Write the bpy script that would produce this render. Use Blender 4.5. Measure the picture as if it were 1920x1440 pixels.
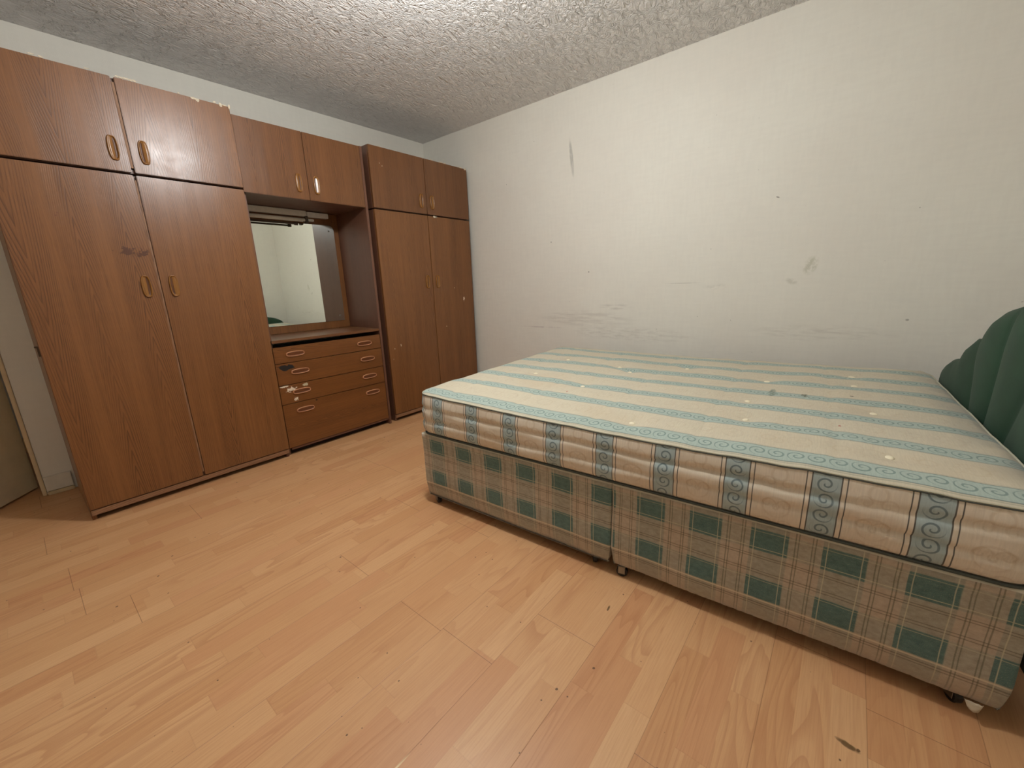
import bpy, bmesh, math, random
from mathutils import Vector, Matrix, noise
random.seed(7)
for o in list(bpy.data.objects): bpy.data.objects.remove(o)
SC = bpy.context.scene
COL = SC.collection
PI = math.pi

# ------------------------------------------------------------------ camera
cam = bpy.data.cameras.new('camera'); cam_o = bpy.data.objects.new('camera', cam); COL.objects.link(cam_o)
cam.sensor_fit = 'HORIZONTAL'; cam.sensor_width = 36.0; cam.lens = 765.53/1920*36.0; cam.clip_start = .02
cam_o.location = (-2.80256, -3.28872, 1.04272)
cam_o.rotation_euler = (1.3285985, 0.0341949, -0.8889572)
SC.camera = cam_o
# ------------------------------------------------------------------ world, light, exposure
w = bpy.data.worlds.new('world'); SC.world = w; w.use_nodes = True
w.node_tree.nodes['Background'].inputs[0].default_value = (.8, .85, 1, 1)
w.node_tree.nodes['Background'].inputs[1].default_value = .05
LAMP = (-1.80, -2.08, 2.05); LAMP_R = .06; LAMP_E = 405.0; LAMP_C = (.975, 1.0, 1.0)
SC.view_settings.view_transform = 'Standard'; SC.view_settings.look = 'None'
SC.view_settings.gamma = 1; SC.view_settings.use_curve_mapping = False
SC.view_settings.exposure = 0.0

# ------------------------------------------------------------------ node helpers
def lin(c):
    return tuple(((v/255)/12.92 if v/255 <= .04045 else ((v/255+.055)/1.055)**2.4) for v in c[:3]) + (1,)
class T:                                   # a material under construction
    def __init__(s, name):
        s.m = bpy.data.materials.new(name); s.m.use_nodes = True
        s.nt = s.m.node_tree; s.b = s.nt.nodes['Principled BSDF']
    def n(s, t): return s.nt.nodes.new(t)
    def put(s, inp, v):
        if isinstance(v, S): s.nt.links.new(v.o, inp)
        elif v is not None: inp.default_value = v
    def math(s, op, a, b=None, c=None, clamp=False):
        n = s.n('ShaderNodeMath'); n.operation = op; n.use_clamp = clamp
        s.put(n.inputs[0], a)
        if b is not None: s.put(n.inputs[1], b)
        if c is not None: s.put(n.inputs[2], c)
        return S(s, n.outputs[0])
    def coord(s, kind):
        n = s.n('ShaderNodeTexCoord'); return S(s, n.outputs[kind])
    def pos(s): n = s.n('ShaderNodeNewGeometry'); return S(s, n.outputs['Position'])
    def split(s, v):
        n = s.n('ShaderNodeSeparateXYZ'); s.put(n.inputs[0], v); return [S(s, n.outputs[i]) for i in range(3)]
    def vec(s, x, y=0.0, z=0.0):
        n = s.n('ShaderNodeCombineXYZ')
        for i, v in enumerate((x, y, z)): s.put(n.inputs[i], v)
        return S(s, n.outputs[0])
    def noise(s, v, scale=1.0, detail=2.0, rough=.5, dist=0.0):
        n = s.n('ShaderNodeTexNoise'); s.put(n.inputs['Vector'], v); n.inputs['Scale'].default_value = scale
        n.inputs['Detail'].default_value = detail; n.inputs['Roughness'].default_value = rough; n.inputs['Distortion'].default_value = dist
        return S(s, n.outputs[0])
    def white(s, x, y=0.0, z=0.0):
        n = s.n('ShaderNodeTexWhiteNoise'); n.noise_dimensions = '3D'; s.put(n.inputs['Vector'], s.vec(x, y, z)); return S(s, n.outputs['Value'])
    def mix(s, f, a, b):
        n = s.n('ShaderNodeMix'); n.data_type = 'RGBA'; s.put(n.inputs[0], f)
        s.put(n.inputs[6], lin(a) if isinstance(a, tuple) else a); s.put(n.inputs[7], lin(b) if isinstance(b, tuple) else b)
        return S(s, n.outputs[2])
    def mapr(s, v, a, b, c=0.0, d=1.0, smooth=False):
        n = s.n('ShaderNodeMapRange'); n.clamp = True
        if smooth: n.interpolation_type = 'SMOOTHSTEP'
        s.put(n.inputs[0], v)
        for i, q in enumerate((a, b, c, d)): s.put(n.inputs[i+1], q)
        return S(s, n.outputs[0])
    def bump(s, h, dist, strength=1.0, normal=None):
        n = s.n('ShaderNodeBump'); n.inputs['Strength'].default_value = strength; n.inputs['Distance'].default_value = dist
        s.put(n.inputs['Height'], h)
        if normal is not None: s.put(n.inputs['Normal'], normal)
        return S(s, n.outputs[0])
    def done(s, col, rough=.5, spec=.5, nrm=None, metal=0.0, **kw):
        s.put(s.b.inputs['Base Color'], lin(col) if isinstance(col, tuple) else col)
        s.put(s.b.inputs['Roughness'], rough); s.put(s.b.inputs['Specular IOR Level'], spec); s.put(s.b.inputs['Metallic'], metal)
        if nrm is not None: s.put(s.b.inputs['Normal'], nrm)
        for k, v in kw.items(): s.put(s.b.inputs[k.replace('_', ' ')], v)
        return s.m
class S:                                   # a socket with arithmetic
    def __init__(s, t, o): s.t = t; s.o = o
    def __add__(s, b): return s.t.math('ADD', s, b)
    __radd__ = __add__
    def __sub__(s, b): return s.t.math('SUBTRACT', s, b)
    def __rsub__(s, b): return s.t.math('SUBTRACT', b, s)
    def __mul__(s, b): return s.t.math('MULTIPLY', s, b)
    __rmul__ = __mul__
    def __truediv__(s, b): return s.t.math('DIVIDE', s, b)
    def floor(s): return s.t.math('FLOOR', s)
    def fract(s): return s.t.math('FRACT', s)
    def abs(s): return s.t.math('ABSOLUTE', s)
    def pow(s, p): return s.t.math('POWER', s, p)
    def lt(s, b): return s.t.math('LESS_THAN', s, b)
    def gt(s, b): return s.t.math('GREATER_THAN', s, b)
    def max(s, b): return s.t.math('MAXIMUM', s, b)
    def min(s, b): return s.t.math('MINIMUM', s, b)
    def clamp(s): return s.t.math('ADD', s, 0.0, clamp=True)
def inside(v, a, b, soft=.0006):           # 1 where a < v < b
    t = v.t
    return t.mapr(v, a-soft, a+soft)*t.mapr(v, b-soft, b+soft, 1.0, 0.0)
def line(v, c, hw, soft=.0005): return inside(v, c-hw, c+hw, soft)

# ------------------------------------------------------------------ materials
def wood(name, light, dark, seed=0.0, marks=(), rough=.34):
    """laminate with printed teak grain; UV in metres, U across and V along the grain.
    marks: (axis0, centre0, centre1, r0, r1, colour, noise scale, threshold) in object coordinates (x or y, z)"""
    t = T(name); U, V, _ = t.split(t.coord('UV')); U = U+seed
    wu = t.noise(t.vec(U*2.5, V*.55, 3.0), 1, 2, .5)
    cw = .175
    cu = (U+(wu-.5)*.11)/cw; ci = cu.floor(); du = ((cu.fract()-.5)*cw).abs()
    lowf = t.noise(t.vec(U*9, V*1.1, 13.0), 1, 2, .5)
    k = (du.pow(1.25)*255.0+V*(t.white(ci, 4.0)*8.0+6.0)*t.mapr(t.white(ci, 6.0), .49, .51, -1.0, 1.0)+lowf*3.2+t.white(ci, 2.0)*7.0).fract()
    ln = t.mapr(k, .50, .92)*t.mapr(k, .92, 1.0, 1.0, 0.0)*t.mapr(du, .058, .080, 1.0, .0)
    brk = t.mapr(t.noise(t.vec(U*12, V*1.1, 21.0), 1, 2, .5), .38, .62, .25, 1.0)
    streak = t.noise(t.vec(U*150, V*2.0, 5.0), 1, 3, .6)
    pores = t.noise(t.vec(U*420, V*12, 9.0), 1, 2, .6)
    broad = t.noise(t.vec(U*11, V*.35, 11.0), 1, 2, .5)
    f = (ln*brk*.62+t.mapr(streak, .35, .75)*.36+t.mapr(pores, .54, .72)*.30+(broad-.5)*.5).clamp()
    col = t.mix(f, light, dark)
    ro = t.noise(t.vec(U*16, V*16, 2.0), 1, 5, .65)*.16+(rough-.10)
    X, Y, Z = t.split(t.coord('Object'))
    for ax, c0, c1, r0, r1, mc, sc, th in marks:
        a = X if ax == 'x' else Y
        d = ((a-c0)/r0).pow(2.0)+((Z-c1)/r1).pow(2.0)
        nz = t.noise(t.vec(a*sc, Z*sc, seed), 1, 3, .6)
        m = t.mapr(t.mapr(d, 0.0, 1.0, 1.0, 0.0)*.36+nz*.95, th+.08, th+.15)*t.mapr(d, .9, 1.3, 1.0, 0.0)
        col = t.mix(m, col, mc)
    return t.done(col, ro, .5, t.bump(streak*.6+ln*-.4, .0006, .35))
TEAK_L, TEAK_D = (130, 85, 47), (74, 41, 19)
M = {}
M['wood'] = wood('teak_laminate', TEAK_L, TEAK_D)
M['wood_b'] = wood('teak_laminate_redder', (119, 77, 44), (67, 38, 18), 3.7)
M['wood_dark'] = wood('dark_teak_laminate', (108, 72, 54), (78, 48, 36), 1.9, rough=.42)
M['edge'] = wood('worn_wood_edge', (150, 110, 78), (96, 60, 38), 6.1, rough=.6)
def plain(name, col, rough=.5, metal=0.0, spec=.5, bump=0, sc=60):
    t = T(name); n = t.noise(t.coord('Object'), sc, 3, .6)
    c = t.mix(t.mapr(n, .3, .7)*.35, col, tuple(int(v*.86) for v in col))
    return t.done(c, rough, spec, t.bump(n, bump) if bump else None, metal)
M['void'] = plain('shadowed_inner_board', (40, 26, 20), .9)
M['gap'] = plain('carcass_inside', (70, 42, 28), .8)
M['handle'] = plain('amber_plastic', (140, 94, 44), .26, sc=25)
M['handle_shade'] = plain('amber_plastic_recess_shade', (92, 54, 24), .4, sc=25)  # darker amber that paints shade into the slit side of the recess
M['handle_worn'] = plain('worn_copper_plastic', (196, 138, 100), .3, sc=140)
M['handle_worn_deep'] = plain('copper_plastic_recess', (112, 66, 38), .4, sc=60)
M['door_paint'] = plain('cream_gloss_paint', (226, 212, 182), .4, bump=.0004, sc=12)
M['frame_paint'] = plain('yellowed_frame_paint', (218, 196, 158), .4, bump=.0006, sc=30)
M['skirt'] = plain('white_skirting_paint', (228, 222, 208), .55, bump=.0008, sc=25)
M['brass'] = plain('painted_hinge', (180, 155, 115), .35, .3)
M['black_plastic'] = plain('black_castor_rubber', (30, 28, 27), .45)
M['steel'] = plain('dull_steel', (150, 148, 142), .3, 1.0)
M['grey_metal'] = plain('grey_enamel', (214, 208, 194), .45)
M['tube'] = plain('frosted_tube', (236, 230, 216), .25)
M['tube_end'] = plain('brown_lampholder', (82, 66, 52), .5)
M['button'] = plain('cream_tuft', (236, 226, 198), .8)
M['chip'] = plain('exposed_chipboard', (214, 200, 176), .9, sc=200)
M['ceiling_rose'] = plain('white_plastic', (225, 222, 215), .4)
# mirror glass
t = T('mirror_glass'); M['mirror'] = t.done((242, 246, 238), .015, .5, None, 1.0)
# bulb
t = T('glowing_bulb'); t.b.inputs['Emission Strength'].default_value = LAMP_E
M['bulb'] = t.done((255, 250, 240), .4, .5, None, 0.0, Emission_Color=LAMP_C+(1,))

# wall paper, slightly grubby; a = coordinate along the wall, z up
def wall_mat(name, along, marks=(), grime=()):
    t = T(name); X, Y, Z = t.split(t.pos()); A = Y if along == 'y' else X
    big = t.noise(t.vec(A, Z, 2.0), 1.3, 3, .55)
    grid = t.noise(t.vec(A*55, Z*9, 1), 1, 2, .5)*.5+t.noise(t.vec(A*9, Z*55, 4), 1, 2, .5)*.5
    col = t.mix(t.mapr(big, .3, .7), (231, 228, 217), (226, 221, 210))
    col = t.mix(t.mapr(grid, .4, .62)*.18, col, (212, 208, 198))
    speck = t.noise(t.vec(A*42, Z*42, 8), 1, 1, .4)
    col = t.mix(t.mapr(speck, .80, .84)*.6, col, (120, 112, 100))
    for c0, c1, r0, r1, tilt, mc, sa, sz, th, op in marks:
        da = A-c0-(Z-c1)*tilt
        d = (da/r0).pow(2.0)+((Z-c1)/r1).pow(2.0)
        nz = t.noise(t.vec(A*sa, Z*sz, c0), 1, 4, .65)
        m = t.mapr(nz, th, th+.2)*t.mapr(d, .3, 1.0, 1.0, 0.0)*(op*(.6 if r0 > .1 else .8))
        col = t.mix(m, col, mc)
    fine = t.noise(t.vec(A*180, Z*180, 0), 1, 3, .6)
    h = grid*.7+fine*.3
    return t.done(col, .62, .35, t.bump(h, .0012, .6))
RM = []
# (y, z, ry, rz, tilt, colour, scale along, scale up, threshold, opacity)
RM += [(-1.603, 1.900, .016, .14, .12, (120, 120, 112), 60, 12, .25, .55)]
RM += [(-3.097, 1.080, .035, .055, -.2, (170, 168, 140), 45, 30, .38, .6), (-3.017, 1.000, .03, .02, .6, (180, 176, 158), 45, 45, .35, .5)]
RM += [(-2.427, 1.005, .12, .0035, 0, (150, 145, 135), 20, 3, .30, .6)]
RM += [(-1.751, 1.104, .006, .006, 0, (60, 58, 52), 1, 1, .0, .9), (-1.420, 1.342, .005, .006, 0, (80, 76, 70), 1, 1, .0, .9),
       (-2.908, 1.450, .008, .006, 1, (110, 100, 90), 1, 1, .0, .8), (-3.517, 0.800, .008, .006, 0, (100, 90, 84), 1, 1, .0, .7)]
RM += [(-1.717, 0.760, .45, .07, 0, (176, 168, 156), 6, 60, .42, .55), (-2.067, 0.660, .5, .06, 0, (176, 168, 156), 12, 60, .45, .5),
       (-1.967, 0.850, .14, .03, 0, (165, 158, 148), 8, 70, .45, .6), (-3.167, 0.720, .35, .05, 0, (180, 172, 160), 9, 60, .46, .5),
       (-1.317, 0.680, .22, .008, -.02, (160, 140, 140), 12, 10, .3, .5), (-2.627, 0.980, .08, .02, -.5, (180, 176, 165), 20, 60, .45, .5)]
M['wall_right'] = wall_mat('grubby_wallpaper', 'y', RM)
M['wall_plain_x'] = wall_mat('wallpaper_back', 'x')
M['wall_plain_y'] = wall_mat('wallpaper_side', 'y')

# ceiling: artex swirls
t = T('textured_ceiling'); P = t.pos(); X, Y, Z = t.split(P)
wv = t.noise(t.vec(X, Y, 0.0), 9, 2, .5)
n1 = t.noise(t.vec(X*1.0+wv*.16, Y*1.6+wv*.1, 1.0), 23, 2.5, .55, 1.1)
n2 = t.noise(t.vec(X+wv*.1, Y, 5.0), 60, 2, .5, .8)
rid = 1.0-(n1-.5).abs()*6
h = rid.max(-.4)*.75+n2*.5
blot = t.noise(t.vec(X, Y, 3.0), .8, 2, .5)
col = t.mix(t.mapr(blot, .3, .7), (238, 235, 232), (232, 229, 226))
col = t.mix(t.mapr(rid, -.2, .8, .2, 0.0), col, (206, 200, 196))
M['ceiling'] = t.done(col, .55, .4, t.bump(h, .008, 1.0))

# floor: three-strip beech laminate, boards along X
t = T('beech_laminate_floor'); X, Y, Z = t.split(t.pos())
BW = .2035
yb = (Y+1.409)/BW; brow = yb.floor(); fy = yb.fract()
st = (Y+1.409)/(BW/3); srow = st.floor(); fs = st.fract()
bx = X/1.29+t.white(brow, 3.0)*.9; bc = bx.floor(); fb = bx.fract()
sx = X/.43+t.white(srow, 7.0); sc_ = sx.floor(); fx = sx.fract()
id1 = t.white(srow, sc_, 1.0); id2 = t.white(srow, sc_, 5.0)
col = t.mix(id1, (214, 168, 122), (203, 153, 107))
col = t.mix(t.mapr(id2, .72, .9)*.38, col, (200, 142, 102))
col = t.mix(t.mapr(id2, .0, .16, .35, .0), col, (228, 188, 142))
n = t.noise(t.vec(X*1.6+id1*31, Y*13+id2*17, id1*9), 1, 1.2, .4, .35)
k = (n*9).fract(); lnw = t.mapr(k, .45, .96)*t.mapr(k, .96, 1.0, 1.0, 0.0)
fig = t.mapr(t.white(srow, sc_, 9.0), .35, .75)
fine = t.noise(t.vec(X*9+id1*50, Y*260, 2.0), 1, 3, .6)
col = t.mix(lnw*fig*.34, col, (166, 104, 66))
col = t.mix(t.mapr(fine, .42, .75)*.30, col, (172, 115, 74))
blotch = t.noise(t.vec(X*2, Y*2, 1.0), 1, 3, .5)
col = t.mix(t.mapr(blotch, .4, .7)*.22, col, (190, 138, 92))
seam = inside(fy, -.004, .004, .002).max(inside(fy, .996, 1.01, .002))
jt = inside(fb, .0, .0012, .0006)
col = t.mix((seam*.35+jt*.75).clamp(), col, (110, 66, 38))
col = t.mix(inside(fs, .0, .012, .01)*.16+inside(fx, .0, .004, .003)*.2, col, (140, 90, 56))
sp = t.noise(t.vec(X*62, Y*62, 8.0), 1, 0, .4)
col = t.mix(t.mapr(sp, .855, .87)*.8, col, (70, 46, 30))
col = t.mix(inside(Y, -2.6335, -2.6290, .0006)*t.mapr(X, -2.47, -2.42, 1.0, 0.0), col, (240, 220, 170))
# two long worn chips
for cx, cy, rx, ry, tl in ((-1.756, -2.80, .016, .004, .1), (-1.80, -3.41, .010, .022, 1.1)):
    d = ((X-cx)/rx).pow(2.0)+((Y-cy-(X-cx)*tl)/ry).pow(2.0)
    col = t.mix(t.mapr(d+t.noise(t.vec(X*90, Y*90, 1), 1, 2)*1.2, .9, 1.5, .85, 0.0), col, (86, 62, 30))
rg = t.noise(t.vec(X*3, Y*3, 6.0), 1, 4, .6)*.14+.34
M['floor'] = t.done(col, rg, .45, t.bump(fine*.3-seam*1.0-jt*1.0, .0006, .5))

def spiral(t, a, b, L, R, turns=1.5, wd=.30):
    """row of scrolls along a (cell length L), across b; returns 0..1 line mask"""
    ca = a/L; c = ca.floor(); fa = (ca.fract()-.5)*L
    sg = 1.0-(c-(c/2.0).floor()*2.0)*2.0
    bb = (b-.0)*sg
    r = (fa*fa+bb*bb).pow(.5)/R
    th = t.math('ARCTAN2', bb-R*.1, fa)/(2*PI)
    k = (r*turns-th+.25).fract()
    return t.mapr(k, wd, wd+.1, 1.0, 0.0)*t.mapr(k, .0, .08)*t.mapr(r, .95, 1.1, 1.0, 0.0)
# mattress ticking: U = along the repeat (across the stripes), V along the stripe
def ticking(name, pitch, centre, half, cream, blue, ink, side):
    t = T(name); U, V, _ = t.split(t.coord('UV'))
    wob = t.noise(t.vec(U*5, V*5, 0), 1, 2, .5)
    if side: c = (U-centre)/pitch
    else: c = (U-centre+(wob-.5)*.012)/pitch
    idx = (c+.5).floor(); d = (c+.5).fract()*pitch-pitch/2       # signed distance to stripe centre
    ad = d.abs()
    band = inside(ad, -1, half)
    cid = t.white(idx, 2.0)
    sc = spiral(t, V+cid, d, half*1.45, half*.72, 1.5)
    weave = t.noise(t.vec(U*700, V*700, 0), 1, 2, .6)
    silk = t.noise(t.vec(U*30, V*260, 4), 1, 3, .6) if not side else t.noise(t.vec(U*260, V*25, 4), 1, 3, .6)
    # faint damask leaves in the plain cloth
    dm = spiral(t, V*1.0+.03, (ad-pitch/2), .085, .034, 1.3, .22)
    dm2 = spiral(t, V*1.0+.07, (ad-pitch/2)*1.0+.02, .06, .02, 1.2, .25)
    big = t.noise(t.vec(U*3.5, V*3.5, 7.0), 1, 3, .5)
    col = t.mix(t.mapr(silk, .3, .7)*.5, cream, tuple(int(v*.88) for v in cream))
    col = t.mix((dm*.30+dm2*.25)*(.9 if side else .5), col, (176, 152, 120))
    col = t.mix(t.mapr(big, .5, .8)*.35, col, (190, 166, 132))
    bl = t.mix(t.mapr(silk, .3, .7)*.5, blue, tuple(int(v*.86) for v in blue))
    bl = t.mix(sc*.75, bl, ink)
    col = t.mix(band, col, bl)
    if side:
        ls = (line(ad, half+.001, .0014)+line(ad, half+.012, .0012)).clamp()
        col = t.mix(ls*.9, col, (58, 58, 56))
    else:
        ls = (line(ad, half, .0016, .001)+line(ad, half+.005, .0012, .001)*.5).clamp()
        col = t.mix(ls*.75, col, (92, 112, 112))
    if not side:
        for cu, cv, ru, rv, mc in ((.66, 1.455, .03, .012, (90, 92, 70)), (.71, 1.60, .006, .008, (50, 44, 34)), (.81, .71, .014, .006, (50, 52, 44)),
                                   (.33, 1.55, .012, .004, (170, 110, 90)), (.3, .62, .01, .004, (170, 100, 80)), (.66, 1.35, .06, .014, (110, 124, 110))):
            e = ((U-cu)/ru).pow(2.0)+((V-cv)/rv).pow(2.0)
            nz = t.noise(t.vec(U*160, V*160, cu), 1, 2, .6)
            col = t.mix(t.mapr(e, .5, 1.1, 1.0, 0.0)*t.mapr(nz, .42, .52), col, mc)
        edge_g = t.mapr(V, 1.80, 1.90)*t.mapr(t.noise(t.vec(U*8, V*8, 2), 1, 3), .35, .6)
        col = t.mix(edge_g*.5, col, (128, 128, 120))
    return t.done(col, .82, .2, t.bump(weave*.4+silk*.4+sc*.2+dm*.2, .0012, .5), 0.0, Sheen_Weight=.15)
M['tick_top'] = ticking('mattress_top_cloth', .2, .041, .031, (204, 194, 170), (170, 184, 174), (106, 128, 122), False)
M['tick_side'] = ticking('mattress_border_cloth', .1975, .138, .029, (216, 204, 184), (168, 182, 180), (84, 100, 104), True)
M['piping'] = plain('tape_edge', (186, 182, 160), .8, bump=.0006, sc=300)
M['piping_dark'] = plain('dark_tape_edge', (70, 74, 66), .8)

# divan tartan
t = T('tartan_divan_cloth'); U, V, _ = t.split(t.coord('UV'))
wu = (t.noise(t.vec(V*9, U*2, 0), 1, 2)-.5)*.004
c = ((U-.053+wu)/.1645).fract()*.1645
zz = V+(t.noise(t.vec(U*4, V*2, 3), 1, 2)-.5)*.006
gu = inside(c, 0, .0905, .0015)
gv = (inside(zz, .278, .346, .0015)+inside(zz, .122, .190, .0015)).clamp()
g = (gu*gv*.66+gu*.24+gv*.16).clamp()
fleck = t.noise(t.vec(U*420, V*420, 0), 1, 2, .7)
fz = t.noise(t.vec(U*60, V*90, 2), 1, 3, .6)
col = t.mix(t.mapr(fz, .3, .7), (182, 170, 150), (160, 148, 128))
pk = (1.0-gu)*(1.0-gv)
col = t.mix(pk*.3, col, (192, 164, 140))
gr = t.mix(t.mapr(fz, .3, .7), (94, 122, 114), (74, 100, 95))
col = t.mix(g, col, gr)
dk = (line(c, .106, .0014)+line(c, .113, .0012)+line(c, .143, .0012)+line(c, .150, .0014)).clamp()
col = t.mix(dk*.55, col, (72, 78, 56))
hk = (line(zz, .262, .0013)+line(zz, .255, .0012)+line(zz, .214, .0013)+line(zz, .206, .0012)+line(zz, .106, .0018)+line(zz, .098, .0014)).clamp()
col = t.mix(hk*.55, col, (84, 72, 54))
lt = (line(c, .010, .0011)+line(c, .081, .0011)+line(zz, .338, .0011)*.6+line(zz, .286, .0011)+line(zz, .184, .0011)*.7).clamp()
col = t.mix(lt*.6, col, (202, 192, 160))
col = t.mix(line(zz, .117, .0022, .001)*.75, col, (214, 200, 170))
wear = t.mapr(zz, .11, .05)*.45
col = t.mix(wear, col, (176, 164, 144))
col = t.mix(t.mapr(fleck, .55, .75)*.3, col, (196, 184, 158))
col = t.mix(t.mapr(zz, .3615, .3635)*.9, col, (214, 206, 184))
M['tartan'] = t.done(col, .9, .2, t.bump(fleck+fz*.6, .002, .7), 0.0, Sheen_Weight=.25)
M['flap'] = plain('torn_flap_cloth', (186, 168, 142), .95)
M['dust_cloth'] = plain('underside_cloth', (120, 105, 88), .95)
# velvet
t = T('green_velour'); P = t.coord('Object'); n = t.noise(P, 9, 3, .6); f = t.noise(P, 500, 2, .6)
col = t.mix(t.mapr(n, .3, .7), (42, 72, 52), (34, 60, 43))
M['velour'] = t.done(col, .75, .3, t.bump(f, .0008, .4), 0.0, Sheen_Weight=.08)

# ------------------------------------------------------------------ mesh helpers
def link(name, me, mat, parent=None, loc=None, smooth=False):
    o = bpy.data.objects.new(name, me); COL.objects.link(o)
    for m in (mat if isinstance(mat, (list, tuple)) else [mat]): me.materials.append(m)
    if parent: o.parent = parent
    if loc: o.location = loc
    if smooth:
        for p in me.polygons: p.use_smooth = True
    return o
def thing(name, loc, rz=0.0, label=None, cat=None, group=None):
    o = bpy.data.objects.new(name, None); COL.objects.link(o); o.location = loc; o.rotation_euler = (0, 0, rz); o.empty_display_size = .05
    tag(o, label, cat, group); return o
def tag(o, label=None, cat=None, group=None, kind=None):
    if label: o['label'] = label
    if cat: o['category'] = cat
    if group: o['group'] = group
    if kind: o['kind'] = kind
    return o
UVO = [0]
def boxes(name, bl, mat, parent=None, grain='z', bevel=.0012, loc=None, jag=None):
    """bl: list of (x0,x1,y0,y1,z0,z1) in the parent's frame; UV in metres, V along the grain"""
    bm = bmesh.new(); uv = bm.loops.layers.uv.new('UVMap')
    for (x0, x1, y0, y1, z0, z1) in bl:
        vs = [bm.verts.new((x, y, z)) for x in (x0, x1) for y in (y0, y1) for z in (z0, z1)]
        for f in ((0, 1, 3, 2), (4, 6, 7, 5), (0, 4, 5, 1), (2, 3, 7, 6), (0, 2, 6, 4), (1, 5, 7, 3)):
            bm.faces.new([vs[i] for i in f])
    bmesh.ops.recalc_face_normals(bm, faces=bm.faces)
    if bevel:
        bmesh.ops.bevel(bm, geom=list(bm.edges), offset=bevel, segments=2, affect='EDGES', clamp_overlap=True)
    UVO[0] += 1; off = UVO[0]*.731
    for f in bm.faces:
        n = f.normal
        for l in f.loops:
            x, y, z = l.vert.co
            if grain == 'z':
                a, b = (x, z) if abs(n.y) >= max(abs(n.x), abs(n.z)) else ((y, z) if abs(n.x) >= abs(n.z) else (y, x))
            elif grain == 'x':
                a, b = (z, x) if abs(n.y) >= max(abs(n.x), abs(n.z)) else ((z, y) if abs(n.x) >= abs(n.z) else (y, x))
            else: a, b = (z, y)
            l[uv].uv = (a+off, b+off*.37)
    me = bpy.data.meshes.new(name); bm.to_mesh(me); bm.free()
    return link(name, me, mat, parent, loc)
def tube(name, pts, r, mat, parent=None, seg=10, closed=False, caps=True):
    me = bpy.data.meshes.new(name); V = []; F = []; N = len(pts); P = [Vector(p) for p in pts]
    rr = r if isinstance(r, (list, tuple)) else [r]*N
    for i, p in enumerate(P):
        a = P[(i-1) % N] if (closed or i > 0) else p; b = P[(i+1) % N] if (closed or i < N-1) else p
        d = (b-a).normalized(); up = Vector((0, 0, 1)) if abs(d.z) < .9 else Vector((1, 0, 0))
        s = d.cross(up).normalized(); u = s.cross(d)
        for k in range(seg):
            an = 2*PI*k/seg; V.append(p+s*math.cos(an)*rr[i]+u*math.sin(an)*rr[i])
    for i in range(N if closed else N-1):
        j = (i+1) % N
        for k in range(seg): F.append((i*seg+k, i*seg+(k+1) % seg, j*seg+(k+1) % seg, j*seg+k))
    if caps and not closed: F.append(tuple(range(seg))[::-1]); F.append(tuple((N-1)*seg+k for k in range(seg)))
    me.from_pydata(V, [], F); me.update()
    return link(name, me, mat, parent, None, True)

# ------------------------------------------------------------------ room
H = 2.336
XL, YB = -3.75, -3.97
def struct(o): o['kind'] = 'structure'; return o
struct(boxes('floor', [(XL-.1, .1, YB-.1, 1.3, -.05, 0)], M['floor'], bevel=0))
struct(boxes('ceiling', [(XL-.1, .1, YB-.1, 1.3, H, H+.05)], M['ceiling'], bevel=0))
struct(boxes('wall_right', [(0, .1, YB-.1, .1, 0, H)], M['wall_right'], bevel=0))
struct(boxes('wall_front', [(XL, 0, YB-.1, YB, 0, H)], M['wall_plain_x'], bevel=0))
struct(boxes('wall_left', [(XL-.1, XL, YB-.1, 1.3, 0, H)], M['wall_plain_y'], bevel=0))
DX0, DX1, DH = -3.69, -2.873, 2.02           # door opening in the back wall
# back wall with its door opening, 0.2 m thick
struct(boxes('wall_back', [(DX1+.018, 0, 0, .2, 0, H), (XL, DX0-.018, 0, .2, 0, H), (DX0-.018, DX1+.018, 0, .2, DH+.018, H)], M['wall_plain_x'], bevel=.003))
struct(boxes('wall_hall', [(XL, -2.2, 1.2, 1.3, 0, H)], M['wall_plain_x'], bevel=0))
struct(boxes('wall_hall_side', [(-2.25, -2.2, .2, 1.2, 0, H)], M['wall_plain_y'], bevel=0))
struct(boxes('baseboard_back', [(DX1+.019, -2.75, -.014, 0, .022, .105)], M['skirt'], bevel=.003))
struct(boxes('trim_1', [(DX1+.019, -2.75, -.018, 0, 0, .02)], M['frame_paint'], bevel=.004))
struct(boxes('baseboard_right', [(-.014, 0, YB, -.66, 0, .1)], M['skirt'], bevel=.003))
struct(boxes('baseboard_front', [(XL, -.02, YB, YB+.014, 0, .1)], M['skirt'], bevel=.003))
# door frame (lining of the opening) and the door standing ajar
d1 = struct(boxes('trim_2', [(DX1, DX1+.017, -.004, .204, 0, DH), (DX0-.017, DX0, -.004, .204, 0, DH), (DX0-.017, DX1+.017, -.004, .204, DH, DH+.017)], M['frame_paint'], bevel=.003))
ANG = math.atan2(-.81, -.59)
dr = struct(boxes('door_1', [(.006, .80, -.036, 0, .008, DH-.02)], M['door_paint'], bevel=.002))
dr.location = (-2.879, .176, 0); dr.rotation_euler = (0, 0, ANG)
hg = tube('hinge', [(0, .004, .22), (0, .004, .245), (0, .004, .27), (0, .004, .30)], [.006, .0065, .0065, .006], M['brass'], dr)
hg2 = tube('hinge', [(0, .004, 1.68), (0, .004, 1.72), (0, .004, 1.76)], .006, M['brass'], dr)
hd = tube('door_handle', [(.74, .002, 1.02), (.74, .05, 1.02), (.66, .05, 1.02)], .009, M['steel'], dr)

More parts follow.
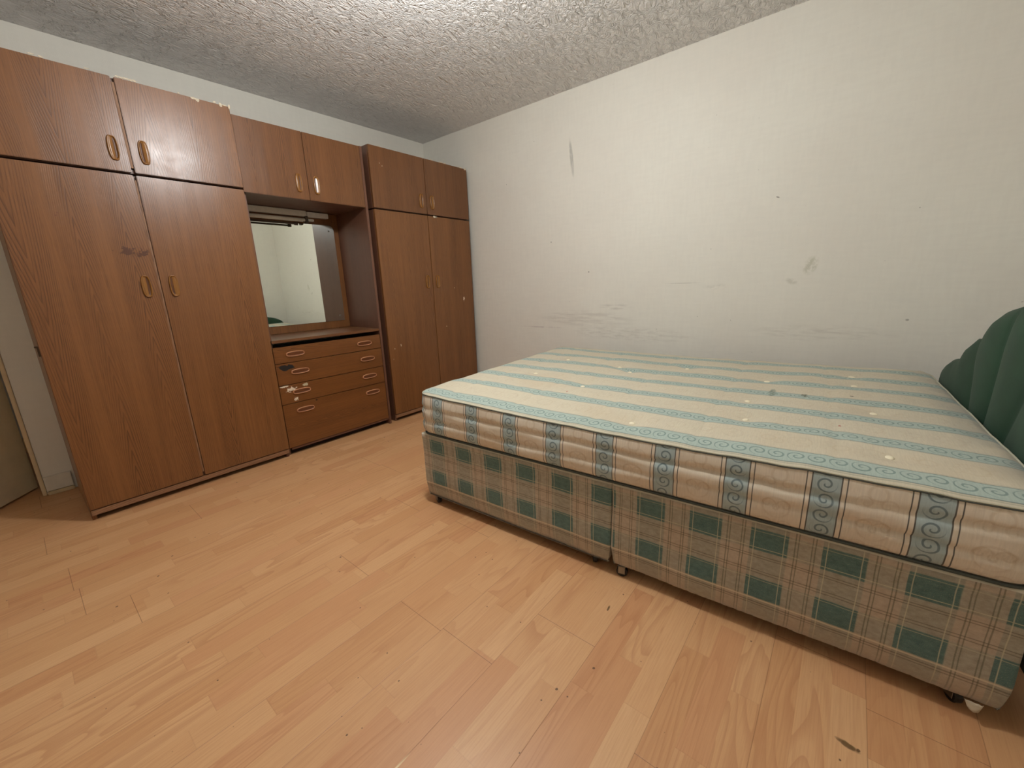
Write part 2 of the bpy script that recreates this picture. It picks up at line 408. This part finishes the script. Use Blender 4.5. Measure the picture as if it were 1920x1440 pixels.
# ------------------------------------------------------------------ handles
def handle_mesh(name, L=.105, W=.040, side=1, vertical=True):
    """oblong pull with raised rim and a sloping finger recess; lies in the XZ plane, sticks out towards -Y"""
    N = 40; rings = [(1.0, 0.0), (1.0, .004), (.95, .008), (.86, .0098), (.76, .0088), (.70, .006), (.62, None), (.35, None), (.12, None)]
    V = []; F = []
    for s, h in rings:
        for k in range(N):
            a = 2*PI*k/N; c, sn = math.cos(a), math.sin(a); e = .5
            x = math.copysign(abs(c)**e, c)*(W/2)*(1-(1-s)*1.0); z = math.copysign(abs(sn)**.72, sn)*(L/2-(1-s)*W/2)
            x *= (1-.10*(z/(L/2))**2)
            hh = h if h is not None else .0042-side*.0042*(x/(W*.3))
            V.append((x, -max(hh, .0006), z))
    for i in range(len(rings)-1):
        for k in range(N): F.append((i*N+k, i*N+(k+1) % N, (i+1)*N+(k+1) % N, (i+1)*N+k))
    F.append(tuple((len(rings)-1)*N+k for k in range(N)))
    if not vertical: V = [(z, y, -x) for x, y, z in V]
    me = bpy.data.meshes.new(name); me.from_pydata(V, [], F); me.update()
    for p in me.polygons:                       # recess faces get a darker colour, shade painted in for depth
        i = p.index//N
        c = p.center; q = c.x if vertical else -c.z
        if i >= 6 and vertical: p.material_index = 1 if q*side > W*.05 else 0
        elif i >= 5 and not vertical: p.material_index = 1
    return me
HM = {}
def handle(parent, x, y, z, kind):
    if kind not in HM:
        me = handle_mesh('handle', .104, .039, 1, True) if kind == 'L' else handle_mesh('handle', .104, .039, -1, True) if kind == 'R' else handle_mesh('handle', .112, .034, 1, False)
        me.materials.append(M['handle'] if kind in 'LR' else M['handle_worn']); me.materials.append(M['handle_shade'] if kind in 'LR' else M['handle_worn_deep'])
        for p in me.polygons: p.use_smooth = True
        HM[kind] = me
    o = bpy.data.objects.new('handle', HM[kind]); COL.objects.link(o); o.parent = parent; o.location = (x, y, z); return o

def chips(parent, pts, y):
    """little bare splinters along a chipped top edge, part of the door"""
    for x, z, wd, ht in pts:
        n = 9; V = []; F = []
        for i in range(n):
            a = 2*PI*i/n; r = random.uniform(.55, 1.15); V.append((math.cos(a)*wd*r, 0, math.sin(a)*ht*r))
        V += [(p[0], .002, p[2]) for p in V]
        F.append(tuple(range(n)))
        for i in range(n): F.append((i, n+i, n+(i+1) % n, (i+1) % n))
        me = bpy.data.meshes.new('chip'); me.from_pydata(V, [], F); me.update()
        o = link('chip', me, M['chip'], parent, (x, y, z)); o.scale = (1.35, 1, 1.5)

# ------------------------------------------------------------------ cupboards
def carcass(root, x0, x1, yf, z0, z1, th=.018, rail=False, back=-.004):
    """open box behind the doors, in root's frame"""
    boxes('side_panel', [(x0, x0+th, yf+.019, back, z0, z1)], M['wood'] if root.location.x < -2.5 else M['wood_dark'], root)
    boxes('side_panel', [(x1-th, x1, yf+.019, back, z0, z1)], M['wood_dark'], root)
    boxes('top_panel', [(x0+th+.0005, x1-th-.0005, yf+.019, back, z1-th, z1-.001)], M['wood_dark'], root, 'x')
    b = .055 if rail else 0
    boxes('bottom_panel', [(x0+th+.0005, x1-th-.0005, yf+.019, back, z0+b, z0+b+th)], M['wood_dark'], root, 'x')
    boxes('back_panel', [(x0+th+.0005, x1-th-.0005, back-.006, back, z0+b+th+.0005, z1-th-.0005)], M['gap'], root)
    if rail: boxes('plinth', [(x0+.002, x1-.002, yf+.003, yf+.0185, z0+.027, z0+.053)], M['edge'], root, 'x')

def cupboard(name, label, x0, x1, yf, z0, z1, gap, mats, hz, cat, rail=False, gw=.005, dz=(0, 0), hx=(.053, .055)):
    root = thing(name, (x0, 0, z0), 0, label, cat)
    h = z1-z0; W = x1-x0
    carcass(root, 0, W, yf, 0, h, rail=rail)
    b = .058 if rail else .002
    g = gap-x0
    D = []
    for i, (a, c) in enumerate(((0.0, g-gw/2), (g+gw/2, W))):
        d = boxes('door', [(a+.0005, c-.0005, yf, yf+.018, b, h-.0+dz[i])], mats[i], root, 'z', .002)
        handle(d, (g-hx[0]) if i == 0 else (g+hx[1]), yf, hz-z0, 'L' if i == 0 else 'R')
        D.append(d)
    boxes('centre_post', [(g-.03, g+.03, yf+.0185, yf+.034, b+.02, h-.02), (g-gw/2+.0006, g+gw/2-.0006, yf+.006, yf+.0184, b+.02, h-.02)] if gw > .006 else [(g-.03, g+.03, yf+.0185, yf+.034, b+.02, h-.02)], M['edge'], root)
    return root, D
Y1 = -.603
wd1 = wood('teak_door_worn_patch', TEAK_L, TEAK_D, 2.2, [('x', -2.351+2.738, 1.250, .085, .032, (82, 46, 24), 46, .62), ('x', -2.57+2.738, 1.395, .02, .02, (110, 62, 40), 120, .72)])
wl, dl = cupboard('wardrobe', 'tall teak-effect wardrobe nearest the room door, dark scuff above its left handle',
         -2.738, -1.8222, Y1, 0, 1.5945, -2.2807, (wd1, M['wood']), 1.088, 'wardrobe', True, .0095)
tl, tdl = cupboard('top_cupboard', 'teak-effect top cupboard with a bright lamp glare, on the wardrobe nearest the white door',
         -2.738, -1.8222, Y1, 1.6045, 2.000, -2.2807, (M['wood'], M['wood']), 1.701, 'cupboard', False, .012)
# dark shadow gap ledge between lower and upper boxes is left by the panels themselves
boxes('latch', [(-.012, 0, Y1+.04, Y1+.06, .838, .845), (-.006, 0, Y1+.04, Y1+.052, .80, .84)], M['tube_end'], wl)
chips(tdl[1], [(.475+i*.012, .400, .006, .0035) for i in range(6)]+[(.70, .399, .004, .003), (.76, .392, .010, .004), (.775, .387, .006, .006), (.85, .400, .008, .004), (.875, .394, .006, .006), (.895, .397, .01, .003), (.915, .394, .004, .008)], Y1-.0006)
chips(tdl[0], [(.02, .401, .02, .002), (.22, .401, .012, .0025), (.245, .4, .006, .003), (.38, .401, .01, .002)], Y1-.0006)
Y3 = -.593
wd3 = wood('teak_door_white_scrape', TEAK_L, TEAK_D, 4.4, [('x', -.172+.998, .922, .012, .03, (225, 205, 180), 80, .60), ('x', -.28+.998, 1.02, .006, .006, (215, 190, 150), 120, .6), ('x', -.40+.998, .70, .005, .008, (215, 190, 150), 150, .55)])
wr, dr3 = cupboard('wardrobe', 'tall teak-effect wardrobe in the room corner, white scrape on its right door',
         -.998, -.0528, Y3, 0, 1.586, -.5173, (M['wood'], wd3), 1.077, 'wardrobe', True, .003)
tr, tdr = cupboard('top_cupboard', 'small two-door teak-effect top cupboard on the wardrobe in the room corner',
         -.998, -.0528, Y3, 1.5945, 2.001, -.5173, (M['wood_b'], M['wood_b']), 1.689, 'cupboard', False, .003)
chips(tdr[1], [(.56, .409, .012, .002), (.66, .409, .02, .0025), (.70, .408, .01, .003), (.88, .409, .02, .003), (.93, .405, .012, .005)], Y3-.0006)
chips(tdr[0], [(.09, .409, .01, .002), (.08, .30, .002, .002), (.10, .285, .0025, .002)], Y3-.0006)
chips(dr3[1], [(-.442+.998, 1.583, .016, .006), (-.428+.998, 1.582, .008, .006)], Y3-.0008)
chips(dr3[0], [(.11, .60, .0025, .008), (.05, .58, .003, .004), (.03, .5, .002, .002)], Y3-.0006)

# ------------------------------------------------------------------ dressing unit between the wardrobes
Y2 = -.593; X0, X1 = -1.820, -1.047; W = X1-X0; th = .018
du = thing('dressing_unit', (X0, 0, 0), 0, 'teak-effect dressing unit with mirror recess and four drawers, between the two wardrobes', 'dressing table')
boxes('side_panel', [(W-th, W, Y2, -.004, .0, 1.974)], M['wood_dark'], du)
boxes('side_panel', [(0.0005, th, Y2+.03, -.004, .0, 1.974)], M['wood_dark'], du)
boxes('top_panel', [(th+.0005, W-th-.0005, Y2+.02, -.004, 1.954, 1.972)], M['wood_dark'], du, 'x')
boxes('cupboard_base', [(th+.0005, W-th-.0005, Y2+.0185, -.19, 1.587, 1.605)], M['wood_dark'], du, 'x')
boxes('back_panel', [(th+.0005, W-th-.0005, -.188, -.180, 0.751, 1.5865)], M['wood'], du)
boxes('worktop', [(th*.2+.001, W-th-.0005, Y2+.001, -.189, .732, .750)], M['wood_b'], du, 'x', .003)
gx = -1.4491-X0
da = boxes('door', [(.001, gx-.0015, Y2, Y2+.018, 1.587, 1.972)], M['wood_b'], du, 'z', .002)
db = boxes('door', [(gx+.0015, W-th-.001, Y2, Y2+.018, 1.587, 1.972)], M['wood_b'], du, 'z', .002)
handle(da, -1.507-X0, Y2, 1.679, 'L'); handle(db, -1.398-X0, Y2, 1.679, 'R')
# drawers
dmk = {1: [('x', -1.755-X0, .576, .050, .020, (38, 36, 36), 45, .45)],
       2: [('x', -1.745-X0, .432, .055, .030, (226, 212, 190), 70, .66), ('x', -1.655-X0, .446, .025, .014, (190, 180, 150), 90, .55), ('x', -1.725-X0, .366, .02, .02, (226, 212, 190), 90, .62), ('x', -1.785-X0, .458, .03, .006, (226, 212, 190), 90, .5)],
       3: [('x', -1.60-X0, .329, .008, .006, (40, 20, 14), 90, .45)], 0: [('x', -1.70-X0, .647, .02, .01, (215, 185, 150), 130, .72)]}
HX = ((-1.689-X0, -1.202-X0), (-1.675-X0, -1.191-X0), (-1.685-X0, -1.191-X0), (-1.679-X0, -1.181-X0))
DZ = ((.606, .706, .657), (.467, .603, .542), (.343, .464, .413), (.053, .340, .288))
for i, (z0, z1, hz) in enumerate(DZ):
    m = wood('teak_drawer_front_%s' % 'abcd'[i], (124, 77, 38), (72, 39, 18), i*1.3+.4, dmk[i])
    d = boxes('drawer', [(.004, W-th-.003, Y2, Y2+.016, z0, z1), (th+.012, W-th-.014, Y2+.0165, -.22, z0+.02, z1-.025)], m, du, 'x', .0018)
    for hx in HX[i]: handle(d, hx, Y2, hz, 'D')
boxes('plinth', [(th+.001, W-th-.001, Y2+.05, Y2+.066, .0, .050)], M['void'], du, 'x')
boxes('rail', [(th+.001, W-th-.001, Y2+.006, Y2+.05, .036, .0515)], M['wood_dark'], du, 'x')
# mirror with rounded top corners
def mirror(x0, x1, z0, z1, y, r=.035):
    pts = [(x0, z0), (x1, z0)]
    for k in range(9):
        a = k/8*PI/2; pts.append((x1-r+r*math.cos(a), z1-r+r*math.sin(a)))
    for k in range(9):
        a = PI/2+k/8*PI/2; pts.append((x0+r+r*math.cos(a), z1-r+r*math.sin(a)))
    n = len(pts); V = [(x, y-.005, z) for x, z in pts]+[(x, y, z) for x, z in pts]
    F = [tuple(range(n)), tuple(range(2*n-1, n-1, -1))]+[(i, i+n, (i+1) % n+n, (i+1) % n) for i in range(n)]
    me = bpy.data.meshes.new('mirror'); me.from_pydata(V, [], F); me.update()
    bm = bmesh.new(); bm.from_mesh(me); bmesh.ops.recalc_face_normals(bm, faces=bm.faces); bm.to_mesh(me); bm.free(); return me
mi = link('mirror', mirror(.05, -1.105-X0, .805, 1.505, -.1885), M['mirror'], du)
for px, pz in ((-1.145-X0, 1.465), (-1.14-X0, .845)):
    tube('mirror_screw', [(px, -.1935, pz), (px, -.1975, pz)], .005, M['steel'], mi)
# strip light under the cupboard
sl = thing('strip_light', (X0, -.235, 1.50), 0, 'grey tube strip light fixed above the dressing unit mirror', 'light')
boxes('batten', [(.03, -1.318-X0, -.012, .018, .047, .084)], M['grey_metal'], sl, bevel=.003)
boxes('end_box', [(-1.308-X0, -1.15-X0, .006, .044, .048, .082)], M['ceiling_rose'], sl, bevel=.003)
tube('tube', [(.03, -.004, .022), (-1.335-X0, -.004, .022)], .0125, M['tube'], sl, 16)
tube('switch_rod', [(.03, -.01, -.008), (-1.415-X0, -.01, -.008), (-1.410-X0, -.01, -.008), (-1.39-X0, -.01, -.008)], [.006, .006, .010, .010], M['tube_end'], sl, 12)
boxes('lampholder', [(-1.331-X0, -1.311-X0, -.016, .016, .0, .05), (-1.353-X0, -1.331-X0, -.014, .012, .01, .02)], M['tube_end'], sl, bevel=.003)
boxes('connector', [(-1.311-X0, -1.265-X0, -.004, .014, .018, .034)], M['ceiling_rose'], sl, bevel=.003)

# ------------------------------------------------------------------ bed  (local X = u towards the wall, local Y = -v, v from foot to head)
BO = (-1.6694, -1.7833, 0); BR = .0599
BWD = 1.37
def rrect(w0, w1, l0, l1, r, step=.02):
    """closed outline, counter-clockwise seen from above, starting along the long near side; returns (x, y, nx, ny, s)"""
    # order: near side (u=w0) from foot to head, head side, far side, foot side
    P = []
    def seg(ax, ay, bx, by, nx, ny):
        n = max(2, int(math.hypot(bx-ax, by-ay)/step))
        for i in range(n): f = i/n; P.append((ax+(bx-ax)*f, ay+(by-ay)*f, nx, ny))
    def arc(cx, cy, a0, a1):
        n = max(3, int(r*PI/2/ (step*.6)))
        for i in range(n): a = a0+(a1-a0)*i/n; P.append((cx+r*math.cos(a), cy+r*math.sin(a), math.cos(a), math.sin(a)))
    seg(w0, -l0-r, w0, -l1+r, -1, 0); arc(w0+r, -l1+r, PI, 1.5*PI)
    seg(w0+r, -l1, w1-r, -l1, 0, -1); arc(w1-r, -l1+r, 1.5*PI, 2*PI)
    seg(w1, -l1+r, w1, -l0-r, 1, 0); arc(w1-r, -l0-r, 0, PI/2)
    seg(w1-r, -l0, w0+r, -l0, 0, 1); arc(w0+r, -l0-r, PI/2, PI)
    out = []; s = r
    for i, p in enumerate(P):
        if i: s += math.hypot(p[0]-P[i-1][0], p[1]-P[i-1][1])
        out.append(p+(s,))
    return out, s+math.hypot(P[0][0]-P[-1][0], P[0][1]-P[-1][1])
def nz(x, y, z=0.0): return noise.noise(Vector((x, y, z)))
def loft(name, outline, total, prof, mat, parent, uoff=0.0, cap_top=None, cap_bot=None, uvz=None):
    """prof(k, x, y, s) -> list of (out, z) rows; builds a skin round the outline with UV (s, z)"""
    bm = bmesh.new(); uvl = bm.loops.layers.uv.new('UVMap'); rows = []
    for (x, y, nx, ny, s) in outline:
        rows.append([bm.verts.new((x+nx*o, y+ny*o, z)) for o, z in prof(x, y, s)])
    n = len(outline); m = len(rows[0])
    for i in range(n):
        j = (i+1) % n; s0 = outline[i][4]; s1 = outline[j][4] if j else total+outline[0][4]
        for k in range(m-1):
            f = bm.faces.new((rows[i][k], rows[j][k], rows[j][k+1], rows[i][k+1])); f.smooth = True
            for l, ss in zip(f.loops, (s0, s1, s1, s0)): l[uvl].uv = (ss+uoff, l.vert.co.z)
    if cap_top is not None:
        f = bm.faces.new([r[-1] for r in rows]); 
        for l in f.loops: l[uvl].uv = (.13, .37)
    if cap_bot is not None:
        f = bm.faces.new([r[0] for r in reversed(rows)]); f.material_index = 1 if isinstance(mat, list) else 0
        for l in f.loops: l[uvl].uv = (.13, .06)
    bmesh.ops.recalc_face_normals(bm, faces=bm.faces)
    me = bpy.data.meshes.new(name); bm.to_mesh(me); bm.free()
    return link(name, me, mat, parent)

def castor(parent, x, y, rz=0.3):
    c = bpy.data.objects.new('castor', castor.fork); COL.objects.link(c); c.parent = parent; c.location = (x, y, 0); c.rotation_euler = (0, 0, rz)
    wv = bpy.data.objects.new('wheel', castor.wheel); COL.objects.link(wv); wv.parent = c; return c
def make_castor():
    bm = bmesh.new()
    def bxx(x0, x1, y0, y1, z0, z1):
        vs = [bm.verts.new((x, y, z)) for x in (x0, x1) for y in (y0, y1) for z in (z0, z1)]
        for f in ((0, 1, 3, 2), (4, 6, 7, 5), (0, 4, 5, 1), (2, 3, 7, 6), (0, 2, 6, 4), (1, 5, 7, 3)): bm.faces.new([vs[i] for i in f])
    bxx(-.012, .012, -.0125, -.0108, .014, .046); bxx(-.012, .012, .0108, .0125, .014, .046); bxx(-.014, .014, -.0125, .0125, .042, .046); bxx(-.004, .004, -.004, .004, .044, .058)
    bmesh.ops.bevel(bm, geom=list(bm.edges), offset=.0008, segments=1, affect='EDGES')
    me = bpy.data.meshes.new('castor'); bm.to_mesh(me); bm.free(); me.materials.append(M['steel']); castor.fork = me
    me = bpy.data.meshes.new('wheel'); V = []; F = []; N = 28; R = .0195
    prof = ((-.009, .3), (-.009, .8), (-.007, 1), (.007, 1), (.009, .8), (.009, .3))
    for y, s in prof:
        for k in range(N): a = 2*PI*k/N; V.append((math.cos(a)*R*s, y, R+math.sin(a)*R*s))
    for i in range(len(prof)-1):
        for k in range(N): F.append((i*N+k, i*N+(k+1) % N, (i+1)*N+(k+1) % N, (i+1)*N+k))
    F.append(tuple(range(N))); F.append(tuple(5*N+k for k in range(N))[::-1])
    me.from_pydata(V, [], F); me.update(); me.materials.append(M['black_plastic']); castor.wheel = me
make_castor()
def divan(label, v0, v1, cast):
    root = thing('divan_base', BO, BR, label, 'bed base', 'halves of the divan base')
    r = .007
    ol, tot = rrect(.002, BWD-.002, v0, v1, r, .006)
    def prof(x, y, s):
        fr = .046+.0022*nz(x*60, y*60)+.0030*abs(nz(x*190, y*190, 3)); ro = []
        N = 16
        for k in range(N+1):
            f = k/N; z = fr+(.366-fr)*f
            o = .0035*nz(x*5, y*5, z*7)+.0015*nz(x*20, y*20, z*20)
            if z < .117: o -= .010*((.117-z)/.07)          # lower cloth pulled under
            o += .0035*math.exp(-((z-.117)/.004)**2)
            if k == 0: o -= .004
            if k >= N-1: o += .003
            ro.append((min(o, .0055), z))
        ro.append((-.004, .3695)); return ro
    ol2 = [(x, y, nx, ny, -y if x < .5*BWD and nx < -.5 else s+v0) for x, y, nx, ny, s in ol]
    # keep the tartan running straight through both halves: s equals v on the near side
    ol2 = [(x, y, nx, ny, s+v0) for x, y, nx, ny, s in ol]
    loft('body', ol2, tot, prof, [M['tartan'], M['dust_cloth']], root, 0.0, True, True)
    for cu, cv, rz in cast: castor(root, cu, -cv, rz)
    return root
MID = .9515
dv1 = divan('foot half of the green tartan divan base, end nearest the wardrobes', 0.0, MID-.0012, [(.035, .045, 1.2), (.045, MID-.075, .4), (BWD-.05, .05, .3), (BWD-.05, MID-.08, 1.0)])
dv2 = divan('head half of the green tartan divan base, end beside the green headboard', MID+.0012, 1.902, [(.026, MID+.037, 1.75), (.045, 1.83, .5), (BWD-.05, MID+.06, .3), (BWD-.05, 1.83, 1.0)])
# torn flap of cloth at the head end of the near side
bm = bmesh.new(); vs = []
for i in range(9):
    f = i/8; vv = 1.838+.030*f
    for k in range(4):
        g = k/3; vs.append(bm.verts.new((.004-.010*math.sin(PI*f)*g+.004*nz(i, k), -vv, .048-.020*g*math.sin(PI*f)**.6+.004*nz(i*3.1, k*2.7, 5))))
for i in range(8):
    for k in range(3): bm.faces.new((vs[i*4+k], vs[i*4+k+1], vs[i*4+5+k], vs[i*4+4+k])).smooth = True
me = bpy.data.meshes.new('torn_flap'); bm.to_mesh(me); bm.free()
tf = link('torn_flap', me, M['flap'], dv2); sm = tf.modifiers.new('s', 'SOLIDIFY'); sm.thickness = .003
tf['label'] = 'torn flap of loose cloth hanging under the base'

# mattress
ms = thing('mattress', BO, BR, 'striped cream and blue damask mattress on the tartan divan base', 'mattress')
W0, W1, L0, L1, RC = -.002, BWD+.002, -.002, 1.905, .07
def edge_z(x, y):
    u = x/BWD; v = -y
    z = .566-.020*math.sin(PI*min(max(v/1.9, 0), 1))**1.0*(1-u*.6)+.013*u
    z -= .010*max(0, (v-1.5)/.4)*(1-u)
    return z+.0035*nz(x*7, y*7, 9)+.0015*nz(x*18, y*18, 4)
TUFTS = [(.151, 1.648), (.106, .977), (.895, .625), (.878, 1.315), (1.00, .949), (.552, 1.649), (.812, .711), (.55, .30), (.95, .28), (.45, .62), (.52, 1.28), (1.10, 1.62), (.93, 1.62), (.30, 1.30)]
def top_z(x, y):
    v = -y; dx = min(x-W0, W1-x); dy = min(v-L0, L1-v); d = min(dx, dy)
    e = edge_z(x, y)
    rise = .010*(1-math.exp(-max(d, 0)/.014))+.012*(1-math.exp(-max(d, 0)/.12))
    z = e+rise
    z += .0045*nz(x*4.5, y*3.0, 1)*min(1, d/.06)+.0022*nz(x*11, y*7, 2)*min(1, d/.05)
    # shallow quilting creases across the stripes
    q = (v*1.0+.02*nz(x*3, y*2, 8))/.34
    z -= .0035*math.exp(-(((q % 1)-.5)/.035)**2)*min(1, d/.08)
    for tu, tv in TUFTS:
        r2 = ((x-tu)**2+(v-tv)**2)
        if r2 < .04: z -= .009*math.exp(-r2/.0016)+.003*math.exp(-r2/.006)
    return z
bm = bmesh.new(); uvl = bm.loops.layers.uv.new('UVMap'); NU, NV = 120, 160; G = []
for i in range(NU+1):
    row = []
    for j in range(NV+1):
        a, b = i/NU, j/NV
        x = W0+(W1-W0)*a; v = L0+(L1-L0)*b
        cx = W0+RC if x < W0+RC else (W1-RC if x > W1-RC else None); cv = L0+RC if v < L0+RC else (L1-RC if v > L1-RC else None)
        if cx is not None and cv is not None:
            px, pv = (x-cx)/RC, (v-cv)/RC; m = max(abs(px), abs(pv)); hh = math.hypot(px, pv)
            if hh > 1e-6: x = cx+px*m/hh*RC; v = cv+pv*m/hh*RC
        row.append(bm.verts.new((x, -v, top_z(x, -v) if 0 < i < NU and 0 < j < NV else edge_z(x, -v))))
    G.append(row)
for i in range(NU):
    for j in range(NV):
        f = bm.faces.new((G[i][j], G[i][j+1], G[i+1][j+1], G[i+1][j])); f.smooth = True
        for l in f.loops: l[uvl].uv = (l.vert.co.x, -l.vert.co.y)
bmesh.ops.recalc_face_normals(bm, faces=bm.faces)
me = bpy.data.meshes.new('top_panel'); bm.to_mesh(me); bm.free(); link('top_panel', me, M['tick_top'], ms)
ol, tot = rrect(W0, W1, L0, L1, RC, .012)
def bprof(x, y, s):
    et = edge_z(x, y); zb = .3715; R = []
    N = 22
    for k in range(N+1):
        f = k/N; z = zb+(et-zb)*f
        o = .014*math.sin(PI*f)**.5
        for c, dp in ((.36, .013), (.68, .014)):                    # two quilting creases running round the border
            cc = c+.05*nz(s*3, c*9)
            o -= dp*math.exp(-((f-cc)/.045)**2)*(.6+.6*nz(s*4, c*5, 3))
        o += .006*nz(s*6, f*3, 2)*math.sin(PI*f)+.0025*nz(s*22, f*5, 7)*math.sin(PI*f)
        if f < .12: o -= .016*(1-f/.12)**2
        if k == N: o = 0
        R.append((o, z))
    return R
loft('border', ol, tot, bprof, M['tick_side'], ms, 0.0, None, True)
tube('tape_edge', [(x+nx*.003, y+ny*.003, edge_z(x, y)+.000) for x, y, nx, ny, s in ol], .0024, M['piping'], ms, 8, True)
tube('piping_seam', [(x+nx*.0052, y+ny*.0052, edge_z(x, y)-.0032) for x, y, nx, ny, s in ol], .0016, M['piping_dark'], ms, 6, True)
tube('tape_edge', [(x+nx*.002, y+ny*.002, .3745) for x, y, nx, ny, s in ol], .004, M['piping_dark'], ms, 8, True)
me = bpy.data.meshes.new('tuft'); V = []; F = []; N = 18
for r, z in ((.001, .0045), (.006, .004), (.0105, .0025), (.0125, .0)):
    for k in range(N): a = 2*PI*k/N; V.append((math.cos(a)*r, math.sin(a)*r*.8, z))
for i in range(3):
    for k in range(N): F.append((i*N+k, (i+1)*N+k, (i+1)*N+(k+1) % N, i*N+(k+1) % N))
F.append(tuple(range(N))); me.from_pydata(V, [], F); me.update(); me.materials.append(M['button'])
for p in me.polygons: p.use_smooth = True
for i, (tu, tv) in enumerate(TUFTS):
    o = bpy.data.objects.new('tuft', me); COL.objects.link(o); o.parent = ms; o.location = (tu, -tv, top_z(tu, -tv)+.0005); o.rotation_euler = (0, 0, i*.7)

# headboard: scallop-shell of padded channels
hb = thing('headboard', BO, BR, 'green velour scallop-shell headboard with padded channels, at the head of the bed', 'headboard')
CU, CZ = .69, .10
TB = [(0, .822), (2.4, .815), (9.5, .802), (15.6, .768), (20.7, .735), (25.5, .757), (30, .758), (34.3, .737), (39.9, .757), (45.7, .803), (51.7, .835), (58, .836)]
def rad(th):
    a = abs(math.degrees(th))
    if a >= 58: return .836*math.sin(math.radians(58))/math.sin(math.radians(a))
    for (a0, r0), (a1, r1) in zip(TB, TB[1:]):
        if a0 <= a <= a1: return r0+(r1-r0)*(a-a0)/(a1-a0)
SEAM = [-90, -58, -20.7, 0, 20.7, 58, 90]
def padv(th, f):
    a = math.degrees(th)
    for a0, a1 in zip(SEAM, SEAM[1:]):
        if a0 <= a <= a1:
            q = (a-a0)/(a1-a0); b = math.sin(PI*q)**.55; break
    soft = .55 if 20.7 < abs(a) < 58 and abs(abs(a)-34.3) < 6 else 0
    ed = (1-max(0, (f-.80)/.20)**2.6)**.5 if f < 1 else 0
    b = b+(1-b)*soft*.0
    return (.012+.024*b*min(1, f*2.2+.1))*ed
bm = bmesh.new(); NA, NR = 176, 26; G = []; back = []
for i in range(NA+1):
    th = math.radians(-90+180*i/NA); R = rad(th); row = []
    for j in range(NR+1):
        f = .04+.96*j/NR; th2 = th
        x = CU+math.sin(th2)*R*f; z = CZ+math.cos(th2)*R*f
        dep = padv(th, f)+.001*nz(x*12, z*12)
        row.append(bm.verts.new((x, -(1.958-dep), z)))
    row.append(bm.verts.new((CU+math.sin(th)*R, -1.985, CZ+math.cos(th)*R)))
    G.append(row)
for i in range(NA):
    for j in range(NR+1):
        bm.faces.new((G[i][j], G[i+1][j], G[i+1][j+1], G[i][j+1])).smooth = True
bm.faces.new([G[i][NR+1] for i in range(NA+1)])
bmesh.ops.recalc_face_normals(bm, faces=bm.faces)
me = bpy.data.meshes.new('padded_panel'); bm.to_mesh(me); bm.free(); pp = link('padded_panel', me, M['velour'], hb)
for u in (.35, 1.03): boxes('strut', [(u-.02, u+.02, -1.98, -1.9615, 0.0, .5)], M['edge'], hb)

# ------------------------------------------------------------------ pendant lamp (hangs just out of view, over the bed)
pl = thing('pendant_lamp', (LAMP[0], LAMP[1], H), 0, 'white ceiling lamp with round bulb hanging over the side of the bed', 'lamp')
tube('ceiling_rose', [(0, 0, -.001), (0, 0, -.012), (0, 0, -.022)], [.04, .036, .012], M['ceiling_rose'], pl, 24)
tube('flex', [(0, 0, -.02), (0, 0, LAMP[2]-H+LAMP_R+.03)], .003, M['ceiling_rose'], pl)
tube('lampholder', [(0, 0, LAMP[2]-H+LAMP_R+.035), (0, 0, LAMP[2]-H+LAMP_R-.006)], .015, M['ceiling_rose'], pl, 16)
bm = bmesh.new(); bmesh.ops.create_uvsphere(bm, u_segments=24, v_segments=16, radius=LAMP_R); me = bpy.data.meshes.new('bulb'); bm.to_mesh(me); bm.free()
link('bulb', me, M['bulb'], pl, (0, 0, LAMP[2]-H), True)
